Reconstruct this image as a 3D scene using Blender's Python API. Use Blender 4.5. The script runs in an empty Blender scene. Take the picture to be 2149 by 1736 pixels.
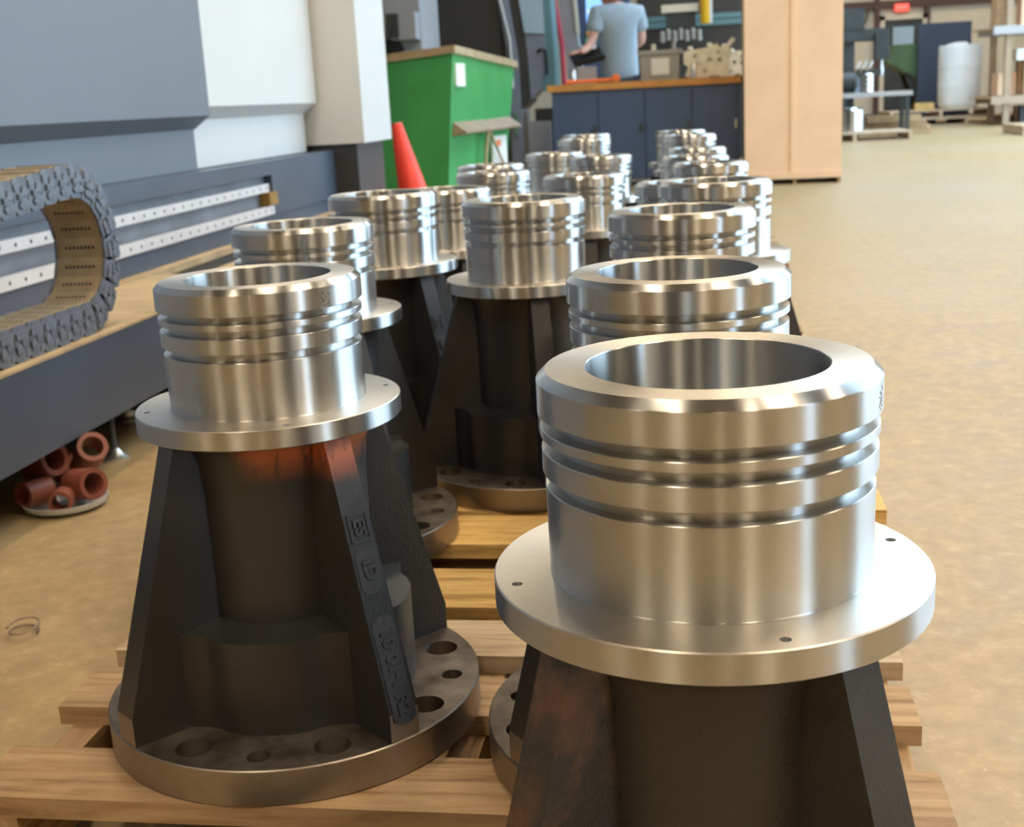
import bpy, bmesh, math, random
from mathutils import Vector, Matrix, Euler
random.seed(7)
PI = math.pi
R = math.radians
sc = bpy.context.scene
COL = sc.collection

# ------------------------------------------------------------------ camera
def make_camera():
    f_px, pitch, roll, yaw, h = 2642.25, R(13.972), R(-2.980), R(9.0), 0.8210
    fw = Vector((0, math.cos(pitch), -math.sin(pitch)))
    r = Vector((1, 0, 0)); u = r.cross(fw)
    r2 = r * math.cos(roll) + u * math.sin(roll)
    u2 = -r * math.sin(roll) + u * math.cos(roll)
    rz = Matrix.Rotation(yaw, 3, 'Z')
    r2, u2, fw = rz @ r2, rz @ u2, rz @ fw
    cd = bpy.data.cameras.new('camera'); co = bpy.data.objects.new('camera', cd); COL.objects.link(co)
    m = Matrix((( r2.x, u2.x, -fw.x, 0), (r2.y, u2.y, -fw.y, 0), (r2.z, u2.z, -fw.z, h), (0, 0, 0, 1)))
    co.matrix_world = m
    cd.sensor_fit = 'HORIZONTAL'; cd.sensor_width = 36.0; cd.lens = 36.0 * f_px / 2149.0
    cd.clip_start = 0.02; cd.clip_end = 200
    cd.dof.use_dof = True; cd.dof.focus_distance = 0.98; cd.dof.aperture_fstop = 13.5
    sc.camera = co
make_camera()

# ------------------------------------------------------------------ world, exposure, light through doors and added roof openings
sc.view_settings.view_transform = 'Standard'; sc.view_settings.look = 'None'
sc.view_settings.gamma = 1.0; sc.view_settings.exposure = 0.0
sc.view_settings.use_curve_mapping = False
w = bpy.data.worlds.new('sky'); sc.world = w; w.use_nodes = True
bg = w.node_tree.nodes['Background']; bg.inputs[0].default_value = (0.56, 0.79, 1.0, 1); bg.inputs[1].default_value = 8.0
DOOR_Y0, DOOR_Y1, DOOR_H, WALL_R = 4.8, 13.0, 4.8, 8.6
def portal(loc, rot, sx, sy):
    l = bpy.data.lights.new('sky_portal', 'AREA'); l.shape = 'RECTANGLE'; l.size = sx; l.size_y = sy
    l.cycles.is_portal = True
    o = bpy.data.objects.new('sky_portal', l); COL.objects.link(o); o.location = loc; o.rotation_euler = rot
DOORS = ((-3.5, -2.3), (DOOR_Y0, DOOR_Y1), (14.5, 21.5))
for a_, b_ in DOORS: portal((WALL_R - .01, (a_ + b_) / 2, DOOR_H / 2), (R(90), 0, R(90)), b_ - a_, DOOR_H)
# unseen roof openings added to whiten the far floor: (x0, x1, y0, y1)
ADDED_OPENINGS = [(2.4, 5.6, 6.5, 12.5), (1.8, 5.6, 15.0, 22.0)]
for r_ in ADDED_OPENINGS: portal(((r_[0] + r_[1]) / 2, (r_[2] + r_[3]) / 2, 6.18), (0, 0, 0), r_[1] - r_[0], r_[3] - r_[2])
LAMP_STRENGTH = 72.0
LAMP_COLOR = (1.0, 0.825, 0.59)
LAMPS = [(-5.6, -4.2), (-3.1, -8.7), (1.7, -11.0), (4.8, -8.2), (6.3, -1.7), (-1.6, -2.2), (2.4, -2.6), (3.4, -.2), (1.6, 2.6), (-.9, 3.3), (5.2, 3.2), (.6, 7.0),  # some follow the steel streaks, others added to brighten rib, column front and crate
         (-2.6, 14.5), (2.2, 14.5), (6.0, 21.0), (3.0, 26.0), (6.5, 26.5)]
CEIL = 6.2

# ------------------------------------------------------------------ materials
def nt(name):
    m = bpy.data.materials.new(name); m.use_nodes = True
    n = m.node_tree; b = n.nodes['Principled BSDF']
    return m, n, b
def lnk(n, a, b): n.links.new(a, b)
def noise(n, scale, detail=4, rough=.55, coord='Object', stretch=None):
    t = n.nodes.new('ShaderNodeTexCoord'); x = n.nodes.new('ShaderNodeTexNoise')
    x.inputs['Scale'].default_value = scale; x.inputs['Detail'].default_value = detail; x.inputs['Roughness'].default_value = rough
    if stretch:
        mp = n.nodes.new('ShaderNodeMapping'); mp.inputs['Scale'].default_value = stretch
        lnk(n, t.outputs[coord], mp.inputs[0]); lnk(n, mp.outputs[0], x.inputs['Vector'])
    else: lnk(n, t.outputs[coord], x.inputs['Vector'])
    return x.outputs['Fac']
def ramp(n, fac, stops):
    r = n.nodes.new('ShaderNodeValToRGB'); el = r.color_ramp.elements
    while len(el) < len(stops): el.new(.5)
    for e, (p, c) in zip(el, stops): e.position = p; e.color = (*c, 1) if len(c) == 3 else c
    lnk(n, fac, r.inputs[0]); return r.outputs[0]
def mixc(n, fac, a, b):
    m = n.nodes.new('ShaderNodeMix'); m.data_type = 'RGBA'
    for sock, v in ((m.inputs[0], fac), (m.inputs[6], a), (m.inputs[7], b)):
        if isinstance(v, (int, float)): sock.default_value = v
        elif isinstance(v, tuple): sock.default_value = (*v, 1)
        else: lnk(n, v, sock)
    return m.outputs[2]
def math_(n, op, a, b=None):
    m = n.nodes.new('ShaderNodeMath'); m.operation = op
    for i, v in enumerate((a, b)):
        if v is None: continue
        if isinstance(v, (int, float)): m.inputs[i].default_value = v
        else: lnk(n, v, m.inputs[i])
    return m.outputs[0]
def bump(n, b, fac, strength, dist=.002):
    x = n.nodes.new('ShaderNodeBump'); x.inputs['Strength'].default_value = strength; x.inputs['Distance'].default_value = dist
    lnk(n, fac, x.inputs['Height']); lnk(n, x.outputs[0], b.inputs['Normal'])
def simple(name, col, rough=.5, metal=0., var=.0, nscale=6., spec=.5, coat=0.):
    m, n, b = nt(name)
    b.inputs['Roughness'].default_value = rough; b.inputs['Metallic'].default_value = metal
    b.inputs['Specular IOR Level'].default_value = spec; b.inputs['Coat Weight'].default_value = coat
    if var:
        f = noise(n, nscale)
        lo = tuple(c * (1 - var) for c in col); hi = tuple(min(1, c * (1 + var)) for c in col)
        lnk(n, ramp(n, f, [(.3, lo), (.7, hi)]), b.inputs['Base Color'])
    else: b.inputs['Base Color'].default_value = (*col, 1)
    return m
def emit(name, col, s):
    m, n, b = nt(name); b.inputs['Base Color'].default_value = (*col, 1)
    b.inputs['Emission Color'].default_value = (*col, 1); b.inputs['Emission Strength'].default_value = s
    return m

def steel_mat(name, col, rough, aniso, stain=0.):
    """lathe-turned steel: tool marks run round the axis"""
    m, n, b = nt(name)
    b.inputs['Metallic'].default_value = 1.0
    tg = n.nodes.new('ShaderNodeTangent'); tg.direction_type = 'RADIAL'; tg.axis = 'Z'
    lnk(n, tg.outputs[0], b.inputs['Tangent'])
    b.inputs['Anisotropic'].default_value = aniso; b.inputs['Anisotropic Rotation'].default_value = 0.25
    f = noise(n, 420, 3, .6); g = noise(n, 14, 4, .6)
    c = ramp(n, f, [(.30, tuple(x * .97 for x in col)), (.7, tuple(min(1, x * 1.02) for x in col))])
    warm = tuple(x * y for x, y in zip(col, (.74, .64, .52)))
    fac = ramp(n, g, [(.55, (0, 0, 0)), (.80, (.35 + stain,) * 3)])
    lnk(n, mixc(n, fac, c, warm), b.inputs['Base Color'])
    rr = math_(n, 'MULTIPLY_ADD', g, .05); rr.node.inputs[2].default_value = rough - .025
    lnk(n, rr, b.inputs['Roughness'])
    return m
M = {}
M['steel'] = steel_mat('turned_steel', (.58, .58, .57), .31, 1.0)
M['steel_face'] = steel_mat('faced_steel', (.66, .62, .565), .40, .7)
M['rim'] = steel_mat('base_rim_steel', (.36, .315, .27), .42, .5, .2)

def iron_mat():
    m, n, b = nt('cast_iron')
    f = noise(n, 9, 5, .6); g = noise(n, 420, 2, .5)
    oi = n.nodes.new('ShaderNodeObjectInfo')
    base = ramp(n, f, [(.3, (.009, .010, .012)), (.55, (.016, .0155, .0165)), (.8, (.029, .024, .021))])
    # rust and primer, only where the piece is marked for it through its object colour
    t = n.nodes.new('ShaderNodeTexCoord'); s = n.nodes.new('ShaderNodeSeparateXYZ'); lnk(n, t.outputs['Object'], s.inputs[0])
    sep = n.nodes.new('ShaderNodeSeparateColor'); lnk(n, oi.outputs['Color'], sep.inputs[0])
    up = ramp(n, s.outputs['Z'], [(.315, (0, 0, 0)), (.350, (1, 1, 1))])
    strk = noise(n, 60, 3, .6, stretch=(1, 1, .25))
    k = math_(n, 'MULTIPLY', up, ramp(n, strk, [(.30, (0, 0, 0)), (.48, (1, 1, 1))]))
    k = math_(n, 'MULTIPLY', k, math_(n, 'MULTIPLY', sep.outputs[0], ramp(n, s.outputs['X'], [(.060, (0, 0, 0)), (.085, (1, 1, 1))])))
    col = mixc(n, k, base, (.58, .14, .045))
    # brown rust on lower rib / left rib
    k2 = math_(n, 'MULTIPLY', ramp(n, noise(n, 16, 5, .65), [(.46, (0, 0, 0)), (.62, (1, 1, 1))]), sep.outputs[1])
    col = mixc(n, k2, col, (.135, .062, .032))
    lnk(n, col, b.inputs['Base Color'])
    b.inputs['Roughness'].default_value = .46; b.inputs['Specular IOR Level'].default_value = .9; b.inputs['Metallic'].default_value = .15
    b.inputs['Coat Weight'].default_value = .28; b.inputs['Coat Roughness'].default_value = .42
    h = math_(n, 'ADD', g, math_(n, 'MULTIPLY', noise(n, 70, 4, .6), 1.4))
    bump(n, b, h, .40, .0012)
    return m
M['iron'] = iron_mat()
def iron_top():
    m, n, b = nt('milled_iron'); f = noise(n, 22, 5, .6)
    lnk(n, ramp(n, f, [(.32, (.075, .06, .048)), (.5, (.15, .125, .105)), (.72, (.25, .22, .19))]), b.inputs['Base Color'])
    b.inputs['Metallic'].default_value = .75; b.inputs['Roughness'].default_value = .48
    bump(n, b, noise(n, 300, 2), .15, .0008); return m
M['milled'] = iron_top()

def wood_mat(name, dark, mid, light):
    m, n, b = nt(name)
    oi = n.nodes.new('ShaderNodeObjectInfo')
    t = n.nodes.new('ShaderNodeTexCoord'); mp = n.nodes.new('ShaderNodeMapping'); mp.inputs['Scale'].default_value = (2.2, 26, 26)
    ad = n.nodes.new('ShaderNodeVectorMath'); ad.operation = 'ADD'
    cb = n.nodes.new('ShaderNodeCombineXYZ')
    k = math_(n, 'MULTIPLY', oi.outputs['Random'], 37.0)
    for i in range(3): lnk(n, k, cb.inputs[i])
    lnk(n, t.outputs['Object'], ad.inputs[0]); lnk(n, cb.outputs[0], ad.inputs[1]); lnk(n, ad.outputs[0], mp.inputs[0])
    x = n.nodes.new('ShaderNodeTexNoise'); x.inputs['Scale'].default_value = 2.2; x.inputs['Detail'].default_value = 6; x.inputs['Roughness'].default_value = .62
    x.inputs['Distortion'].default_value = .6
    lnk(n, mp.outputs[0], x.inputs['Vector'])
    c = ramp(n, x.outputs['Fac'], [(.30, dark), (.47, mid), (.68, light)])
    y = n.nodes.new('ShaderNodeTexNoise'); y.inputs['Scale'].default_value = 9; y.inputs['Detail'].default_value = 4
    lnk(n, ad.outputs[0], y.inputs['Vector'])
    c = mixc(n, ramp(n, y.outputs['Fac'], [(.5, (0, 0, 0)), (.72, (.45, .45, .45))]), c, tuple(q * .55 for q in mid))
    hs = n.nodes.new('ShaderNodeHueSaturation'); lnk(n, c, hs.inputs['Color'])
    v = math_(n, 'MULTIPLY_ADD', oi.outputs['Random'], .28); v.node.inputs[2].default_value = .86
    lnk(n, v, hs.inputs['Value']); lnk(n, hs.outputs[0], b.inputs['Base Color'])
    b.inputs['Roughness'].default_value = .72; b.inputs['Specular IOR Level'].default_value = .3
    bump(n, b, x.outputs['Fac'], .35, .002); return m
M['wood'] = wood_mat('pallet_wood', (.20, .115, .055), (.40, .255, .135), (.52, .36, .21))
M['wood_yellow'] = wood_mat('pallet_wood_yellow', (.34, .19, .055), (.66, .42, .14), (.80, .55, .24))
M['wood_grey'] = wood_mat('pallet_wood_weathered', (.24, .18, .12), (.44, .335, .22), (.56, .45, .32))
M['wood_pale'] = wood_mat('pine_pale', (.42, .29, .18), (.62, .46, .31), (.72, .57, .42))

def concrete():
    m, n, b = nt('concrete_floor')
    a = noise(n, .55, 6, .62); c = noise(n, 7, 8, .68); d = noise(n, 55, 5, .6); e = noise(n, 240, 2, .5)
    col = ramp(n, c, [(.28, (.305, .21, .098)), (.5, (.405, .29, .142)), (.74, (.495, .37, .192))])
    col = mixc(n, ramp(n, a, [(.38, (0, 0, 0)), (.66, (.55, .55, .55))]), col, (.44, .355, .235))
    q = noise(n, 24, 6, .7)
    col = mixc(n, ramp(n, q, [(.36, (.30, .30, .30)), (.54, (0, 0, 0))]), col, (.23, .165, .095))
    col = mixc(n, ramp(n, q, [(.56, (0, 0, 0)), (.74, (.5, .5, .5))]), col, (.60, .49, .33))
    sp = ramp(n, d, [(.66, (0, 0, 0)), (.71, (.6, .6, .6))])
    col = mixc(n, sp, col, (.64, .54, .40))
    dk = ramp(n, d, [(.22, (.22, .22, .22)), (.28, (0, 0, 0))])
    col = mixc(n, dk, col, (.17, .14, .10))
    lnk(n, col, b.inputs['Base Color'])
    lnk(n, ramp(n, c, [(.3, (.42, .42, .42)), (.7, (.60, .60, .60))]), b.inputs['Roughness'])
    b.inputs['Specular IOR Level'].default_value = .35
    bump(n, b, math_(n, 'ADD', e, d), .10, .002); return m
M['concrete'] = concrete()

M['bed_grey'] = simple('machine_grey_paint', (.070, .094, .14), .36, 0, .10, 3)
M['cover_grey'] = simple('enclosure_grey_paint', (.145, .17, .21), .42, 0, .06, 1.2)
M['white_paint'] = simple('machine_white_paint', (.65, .665, .66), .42, 0, .03, 2)
M['recess_grey'] = simple('recess_grey_paint', (.17, .185, .22), .5, 0, .25, 5)
M['rail'] = simple('ground_rail_steel', (.80, .80, .82), .34, .35, .06, 12)
M['black'] = simple('black_rubber', (.012, .012, .013), .6)
M['hole'] = simple('dark_hole', (.01, .01, .01), .9)
M['dust'] = simple('dusty_sheet_steel', (.49, .365, .21), .7, 0, .2, 9)
M['chain_side'] = simple('chain_grey_plastic', (.15, .17, .21), .5, 0, .35, 30)
M['chain_bar'] = simple('chain_dusty_plastic', (.33, .26, .165), .62, 0, .2, 18)
M['brass'] = simple('brass_dirty', (.38, .22, .05), .4, .6, .3, 10)
M['zinc'] = simple('zinc_plated', (.70, .70, .70), .3, .9)
M['pipe_red'] = simple('red_brown_pipe', (.27, .08, .052), .5, 0, .15, 14)
M['cone'] = simple('cone_red', (.95, .06, .03), .45, 0, .08, 8)
M['hop_green'] = simple('hopper_green_paint', (.056, .34, .10), .42, 0, .12, 3)
M['hop_rim'] = simple('worn_rim_tan', (.46, .36, .22), .5, .3, .2, 10)
M['brownmetal'] = simple('brown_worn_metal', (.34, .25, .18), .5, .2, .15, 9)
M['paper'] = simple('white_paper', (.82, .83, .82), .6)
M['ink'] = simple('print_ink', (.10, .10, .11), .6)
M['ink_orange'] = simple('print_orange', (.85, .25, .08), .6)
M['charcoal'] = simple('charcoal_panel', (.040, .041, .040), .45, 0, .1, 4)
M['navy'] = simple('navy_cabinet_paint', (.062, .096, .19), .42, 0, .06, 4)
M['navy_far'] = simple('navy_board', (.045, .06, .10), .6)
M['mid_grey'] = simple('machine_mid_grey', (.33, .34, .36), .45, 0, .05, 4)
M['bluegrey'] = simple('blue_grey_sheet', (.23, .27, .36), .35, .1, .05, 4)
M['chrome'] = simple('chrome_trim', (.74, .75, .77), .2, 1.)
M['glass_blue'] = simple('tinted_door_glass', (.40, .58, .74), .10, 0, 0, 1, .7)
M['teal'] = simple('teal_stripe', (.11, .24, .28), .4)
M['rose'] = simple('red_stripe_paint', (.62, .07, .12), .4)
M['cream'] = simple('cream_paint', (.70, .64, .52), .5, 0, .08, 4)
M['yellow'] = simple('yellow_paint', (.90, .55, .03), .4)
M['bench_top'] = simple('bench_top_wood', (.58, .27, .07), .42, 0, .14, 5)
M['orange'] = simple('orange_plastic', (.95, .22, .05), .42)
M['bin_grey'] = simple('grey_bin_plastic', (.36, .36, .345), .45)
M['cast_alu'] = simple('cast_aluminium', (.90, .87, .76), .5, .05, .12, 12)
M['shirt'] = simple('light_blue_cotton', (.33, .43, .52), .85, 0, .06, 20)
M['skin'] = simple('skin', (.62, .36, .28), .5)
M['hair'] = simple('brown_hair', (.07, .045, .03), .7)
M['denim'] = simple('dark_trousers', (.05, .055, .07), .8)
M['kraft'] = simple('kraft_board', (.92, .63, .405), .7, 0, .05, 3)
M['kraft_d'] = simple('kraft_board_dark', (.55, .37, .23), .7)
M['drum_white'] = simple('white_plastic_drum', (.90, .90, .87), .38, 0, .03, 3)
M['far_green'] = simple('old_green_paint', (.10, .17, .07), .55, 0, .3, 3)
M['far_dark'] = simple('dark_machine_paint', (.036, .04, .038), .5, 0, .4, 3)
M['rack'] = simple('rack_tan_paint', (.40, .29, .19), .55, 0, .1, 5)
M['beam_white'] = simple('rack_beam_pale', (.42, .41, .40), .5)
M['wall_cream'] = simple('cream_wall_panel', (.72, .66, .53), .6, 0, .06, .6)
M['wall_in'] = simple('grey_wall_panel', (.26, .245, .215), .7, 0, .06, .4)
M['ceil'] = simple('ceiling_insulation', (.30, .275, .235), .8)
M['girt'] = simple('red_oxide_steel', (.10, .05, .04), .6)
M['exit'] = emit('exit_sign_red', (.95, .10, .06), .9)
M['screen'] = emit('screen_blue', (.25, .50, 1.0), 1.1)
M['screen_w'] = emit('screen_white', (.75, .86, 1.0), 1.0)
M['lamp_green'] = emit('green_lamp', (.0, 1.0, .35), 1.3)
M['lamp_amber'] = emit('amber_lamp', (.9, .45, .05), .35)
M['lamp'] = emit('lamp_tube', LAMP_COLOR, LAMP_STRENGTH)
M['lamp_case'] = simple('lamp_housing', (.6, .6, .58), .4)
M['asphalt'] = simple('asphalt', (.25, .25, .25), .9, 0, .1, 3)

# ------------------------------------------------------------------ mesh helpers
def finish(bm, name, mats, smooth=None, bev=0, seg=2):
    if bev:
        bmesh.ops.bevel(bm, geom=[e for e in bm.edges if len(e.link_faces) == 2 and e.calc_face_angle(0) > R(25)],
                        offset=bev, segments=seg, profile=.5, affect='EDGES', clamp_overlap=True)
    bmesh.ops.recalc_face_normals(bm, faces=bm.faces)
    me = bpy.data.meshes.new(name); bm.to_mesh(me); bm.free()
    for m in (mats if isinstance(mats, (list, tuple)) else [mats]): me.materials.append(M[m] if isinstance(m, str) else m)
    if smooth is not None:
        me.shade_smooth(); me.set_sharp_from_angle(angle=R(smooth))
    return me
def O(name, me, parent=None, loc=(0, 0, 0), rot=(0, 0, 0), label=None, cat=None, group=None, kind=None):
    o = bpy.data.objects.new(name, me); COL.objects.link(o); o.parent = parent
    o.location = loc; o.rotation_euler = rot
    if label: o['label'] = label
    if cat: o['category'] = cat
    if group: o['group'] = group
    if kind: o['kind'] = kind
    return o
def T(name, label, cat, loc=(0, 0, 0), rz=0, group=None):
    return O(name, None, None, loc, (0, 0, rz), label, cat, group)
def bx(bm, x0, x1, y0, y1, z0, z1, mi=0):
    v = [bm.verts.new(p) for p in ((x0, y0, z0), (x1, y0, z0), (x1, y1, z0), (x0, y1, z0), (x0, y0, z1), (x1, y0, z1), (x1, y1, z1), (x0, y1, z1))]
    for f in ((0, 3, 2, 1), (4, 5, 6, 7), (0, 1, 5, 4), (1, 2, 6, 5), (2, 3, 7, 6), (3, 0, 4, 7)):
        q = bm.faces.new([v[i] for i in f]); q.material_index = mi
    return v
def box_me(name, x0, x1, y0, y1, z0, z1, mat, bev=.003):
    bm = bmesh.new(); bx(bm, x0, x1, y0, y1, z0, z1); return finish(bm, name, mat, None, bev, 1)
def prism(bm, pts, axis, a, b, mi=0):
    """extrude closed polygon; axis 'x' pts=(y,z), 'y' pts=(x,z), 'z' pts=(x,y)"""
    def P(p, t): return {'x': (t, p[0], p[1]), 'y': (p[0], t, p[1]), 'z': (p[0], p[1], t)}[axis]
    va = [bm.verts.new(P(p, a)) for p in pts]; vb = [bm.verts.new(P(p, b)) for p in pts]; n = len(pts)
    fs = [bm.faces.new(va), bm.faces.new(vb[::-1])]
    for i in range(n): fs.append(bm.faces.new((va[i], vb[i], vb[(i + 1) % n], va[(i + 1) % n])))
    for f in fs: f.material_index = mi
def lathe(bm, prof, n=96, closed=False, mi=None, M4=None):
    """revolve (r,z) profile about z; caps radius-0 ends"""
    rings = []
    for r, z in prof:
        if r < 1e-6: rings.append([bm.verts.new((0, 0, z))])
        else: rings.append([bm.verts.new((r * math.cos(2 * PI * i / n), r * math.sin(2 * PI * i / n), z)) for i in range(n)])
    pairs = list(zip(rings, rings[1:])) + ([(rings[-1], rings[0])] if closed else [])
    for j, (a, b) in enumerate(pairs):
        for i in range(n):
            k = (i + 1) % n
            if len(a) == 1: q = (a[0], b[k], b[i])
            elif len(b) == 1: q = (a[i], a[k], b[0])
            else: q = (a[i], a[k], b[k], b[i])
            f = bm.faces.new(q)
            if mi: f.material_index = mi[j]
    if M4 is not None:
        for rg in rings:
            for v in rg: v.co = M4 @ v.co
def tube(bm, pts, r, n=10, mi=0, caps=True):
    pts = [Vector(p) for p in pts]; rings = []
    for i, p in enumerate(pts):
        d = (pts[min(i + 1, len(pts) - 1)] - pts[max(i - 1, 0)]).normalized()
        a = d.orthogonal().normalized() if i == 0 else (rings_a - d * rings_a.dot(d)).normalized()
        rings_a = a; b = d.cross(a)
        rr = r[i] if isinstance(r, (list, tuple)) else r
        rings.append([bm.verts.new(p + rr * (a * math.cos(2 * PI * k / n) + b * math.sin(2 * PI * k / n))) for k in range(n)])
    for a, b in zip(rings, rings[1:]):
        for k in range(n): bm.faces.new((a[k], a[(k + 1) % n], b[(k + 1) % n], b[k])).material_index = mi
    if caps: bm.faces.new(rings[0][::-1]).material_index = mi; bm.faces.new(rings[-1]).material_index = mi
def bake(me, mods):
    """apply modifiers through the depsgraph and return the result as a mesh"""
    o = bpy.data.objects.new('tmp', me); COL.objects.link(o)
    for kind, kw in mods:
        md = o.modifiers.new(kind, kind)
        for k, v in kw.items(): setattr(md, k, v)
    dg = bpy.context.evaluated_depsgraph_get(); dg.update()
    out = bpy.data.meshes.new_from_object(o.evaluated_get(dg), depsgraph=dg)
    bpy.data.objects.remove(o); return out
def cut(me, cutter):
    c = bpy.data.objects.new('cut', cutter); COL.objects.link(c)
    out = bake(me, [('BOOLEAN', dict(object=c, operation='DIFFERENCE', solver='EXACT'))])
    bpy.data.objects.remove(c); return out
def text_me(s, size, ext, mat, bold=0.0):
    cu = bpy.data.curves.new('t', 'FONT'); cu.body = s; cu.size = size; cu.extrude = ext; cu.align_x = 'CENTER'; cu.align_y = 'CENTER'
    cu.offset = bold; cu.resolution_u = 3
    o = bpy.data.objects.new('t', cu); COL.objects.link(o)
    dg = bpy.context.evaluated_depsgraph_get(); dg.update()
    me = bpy.data.meshes.new_from_object(o.evaluated_get(dg), depsgraph=dg); bpy.data.objects.remove(o)
    me.materials.clear(); me.materials.append(M[mat]); return me
def skin(name, verts, edges, radii, mat, root=0, sub=2):
    me = bpy.data.meshes.new(name); me.from_pydata(verts, edges, [])
    o = bpy.data.objects.new('tmp', me); COL.objects.link(o)
    md = o.modifiers.new('s', 'SKIN'); md.use_smooth_shade = True
    for i, r in enumerate(radii):
        sv = me.skin_vertices[0].data[i]; sv.radius = r if isinstance(r, tuple) else (r, r); sv.use_root = (i == root)
    ss = o.modifiers.new('b', 'SUBSURF'); ss.levels = sub; ss.render_levels = sub
    dg = bpy.context.evaluated_depsgraph_get(); dg.update()
    out = bpy.data.meshes.new_from_object(o.evaluated_get(dg), depsgraph=dg); bpy.data.objects.remove(o)
    out.materials.clear(); out.materials.append(M[mat]); out.shade_smooth(); return out
def copy_tree(o, parent=None):
    c = o.copy(); COL.objects.link(c); c.parent = parent
    for ch in list(o.children): copy_tree(ch, c)
    return c

# ================================================================== the setting
def S(name, me, parent=None, **k): return O(name, me, parent, kind=None if parent else 'structure', **k)
bm = bmesh.new(); bx(bm, -7, WALL_R, -20, 30, -.2, 0); S('floor', finish(bm, 'floor', 'concrete'))
bm = bmesh.new()
xs = [-7, 1.8, 2.4, 5.6, WALL_R]; ys = [-20, 6.5, 12.5, 15.0, 22.0, 30]
for i in range(len(xs) - 1):
    for j in range(len(ys) - 1):
        cx_, cy_ = (xs[i] + xs[i + 1]) / 2, (ys[j] + ys[j + 1]) / 2
        if not any(a < cx_ < b and c < cy_ < d for a, b, c, d in ADDED_OPENINGS): bx(bm, xs[i], xs[i + 1], ys[j], ys[j + 1], CEIL, CEIL + .2)
S('ceiling', finish(bm, 'ceiling', 'ceil'))
bm = bmesh.new(); bx(bm, -7.2, -7, -20, 30, 0, CEIL); S('wall_left', finish(bm, 'wall_left', 'wall_in'))
bm = bmesh.new(); bx(bm, -7, WALL_R, -20.2, -20, 0, CEIL); S('wall_back', finish(bm, 'wall_back', 'wall_in'))
wf = bmesh.new(); bx(wf, -7, WALL_R, 30, 30.2, 0, CEIL); wf = S('wall_far', finish(wf, 'wall_far', 'wall_cream'))
bm = bmesh.new()
for a_, b_ in ((-20, DOORS[0][0]), (DOORS[0][1], DOORS[1][0]), (DOORS[1][1], DOORS[2][0]), (DOORS[2][1], 30)): bx(bm, WALL_R, WALL_R + .2, a_, b_, 0, DOOR_H)
bx(bm, WALL_R, WALL_R + .2, -20, 30, DOOR_H, CEIL)
S('wall_right', finish(bm, 'wall_right', 'wall_in'))
bm = bmesh.new(); bx(bm, WALL_R + .2, 60, -30, 50, -.25, -.02); S('ground_outside', finish(bm, 'ground_outside', 'asphalt'))
# steel girts on the far wall
g = O('trim_1', box_me('girt', -7, 9.5, 29.86, 30, 2.36, 2.52, 'girt', .01), kind='structure')
for x in (3.05, 3.86, 4.93):
    O('girt_post', box_me('girt_post', x - .05, x + .05, 29.84, 30, 0, 5.9, 'girt', .01), g)
# personnel door in the far wall
d = T('door_1', 'cream framed door with dark glazed pane in far wall', 'door', (4.42, 29.95, 0)); d['kind'] = 'structure'
bm = bmesh.new()
for a in ((-.50, -.40, 0, 2.20), (.40, .50, 0, 2.20), (-.50, .50, 2.10, 2.20)): bx(bm, a[0], a[1], -.12, .02, a[2], a[3])
O('door_frame', finish(bm, 'door_frame', 'cream'), d)
O('door_leaf', box_me('door_leaf', -.40, .40, -.06, 0, 0, 2.10, 'far_dark'), d)
O('pane', box_me('pane', -.22, .22, -.075, -.05, 1.35, 1.95, 'glass_blue'), d)
# unseen ceiling lamps, several added only to brighten things
lamp_case = bmesh.new(); bx(lamp_case, -.22, .22, -.66, .66, .0, .10)
lamp_case = finish(lamp_case, 'lamp_case', 'lamp_case', None, .01, 1)
lamp_tube = bmesh.new(); bx(lamp_tube, -.17, .17, -.60, .60, -.012, -.002); lamp_tube = finish(lamp_tube, 'lamp_diffuser', 'lamp')
rod = bmesh.new(); tube(rod, [(0, 0, .1), (0, 0, .7)], .01, 6); rod = finish(rod, 'lamp_rod', 'zinc')
for i, (x, y) in enumerate(LAMPS):
    t = T('unseen_ceiling_lamp', 'unseen warm white strip lamp hung from the shop ceiling', 'lamp', (x, y, CEIL - .7), 0, 'strip lamps under the ceiling')
    O('lamp_housing', lamp_case, t); O('diffuser', lamp_tube, t); O('hanger_rod', rod, t)

# ================================================================== pallets
def pallet(name_label, x0, x1, y0, y1, ztop, boards, woods, group=None, bt=.0245, zf=0.0, sw=.038):
    """deck boards run along x, stringers along y"""
    t = T('wooden_pallet', name_label, 'pallet', ((x0 + x1) / 2, (y0 + y1) / 2, zf), 0, group)
    cx, cy = (x0 + x1) / 2, (y0 + y1) / 2
    for i, (a, b) in enumerate(boards):
        bm = bmesh.new(); j = lambda s: random.uniform(-s, s)
        v = bx(bm, x0 - cx + j(.006), x1 - cx + j(.006), a - (a + b) / 2, b - (a + b) / 2, -bt, 0)
        me = finish(bm, 'deck_board', woods[i % len(woods)], None, .0025, 1)
        O('deck_board', me, t, (0, (a + b) / 2 - cy, ztop - zf))
    zs = ztop - zf - bt
    for k in range(3):
        sx = x0 - cx + .02 + sw / 2 + k * (x1 - x0 - .04 - sw) / 2
        me = box_me('stringer', -(y1 - y0) / 2, (y1 - y0) / 2, -sw / 2, sw / 2, .018, zs, woods[0])
        O('stringer', me, t, (sx, 0, 0), (0, 0, PI / 2))
    for a in (y0, cy - .05, y1 - .1):
        me = box_me('bottom_board', x0 - cx, x1 - cx, -.05, .05, 0, .018, woods[-1])
        O('bottom_board', me, t, (0, a + .05 - cy, 0))
    return t
G = 'pallets under the steel castings'
PZ = .122
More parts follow.
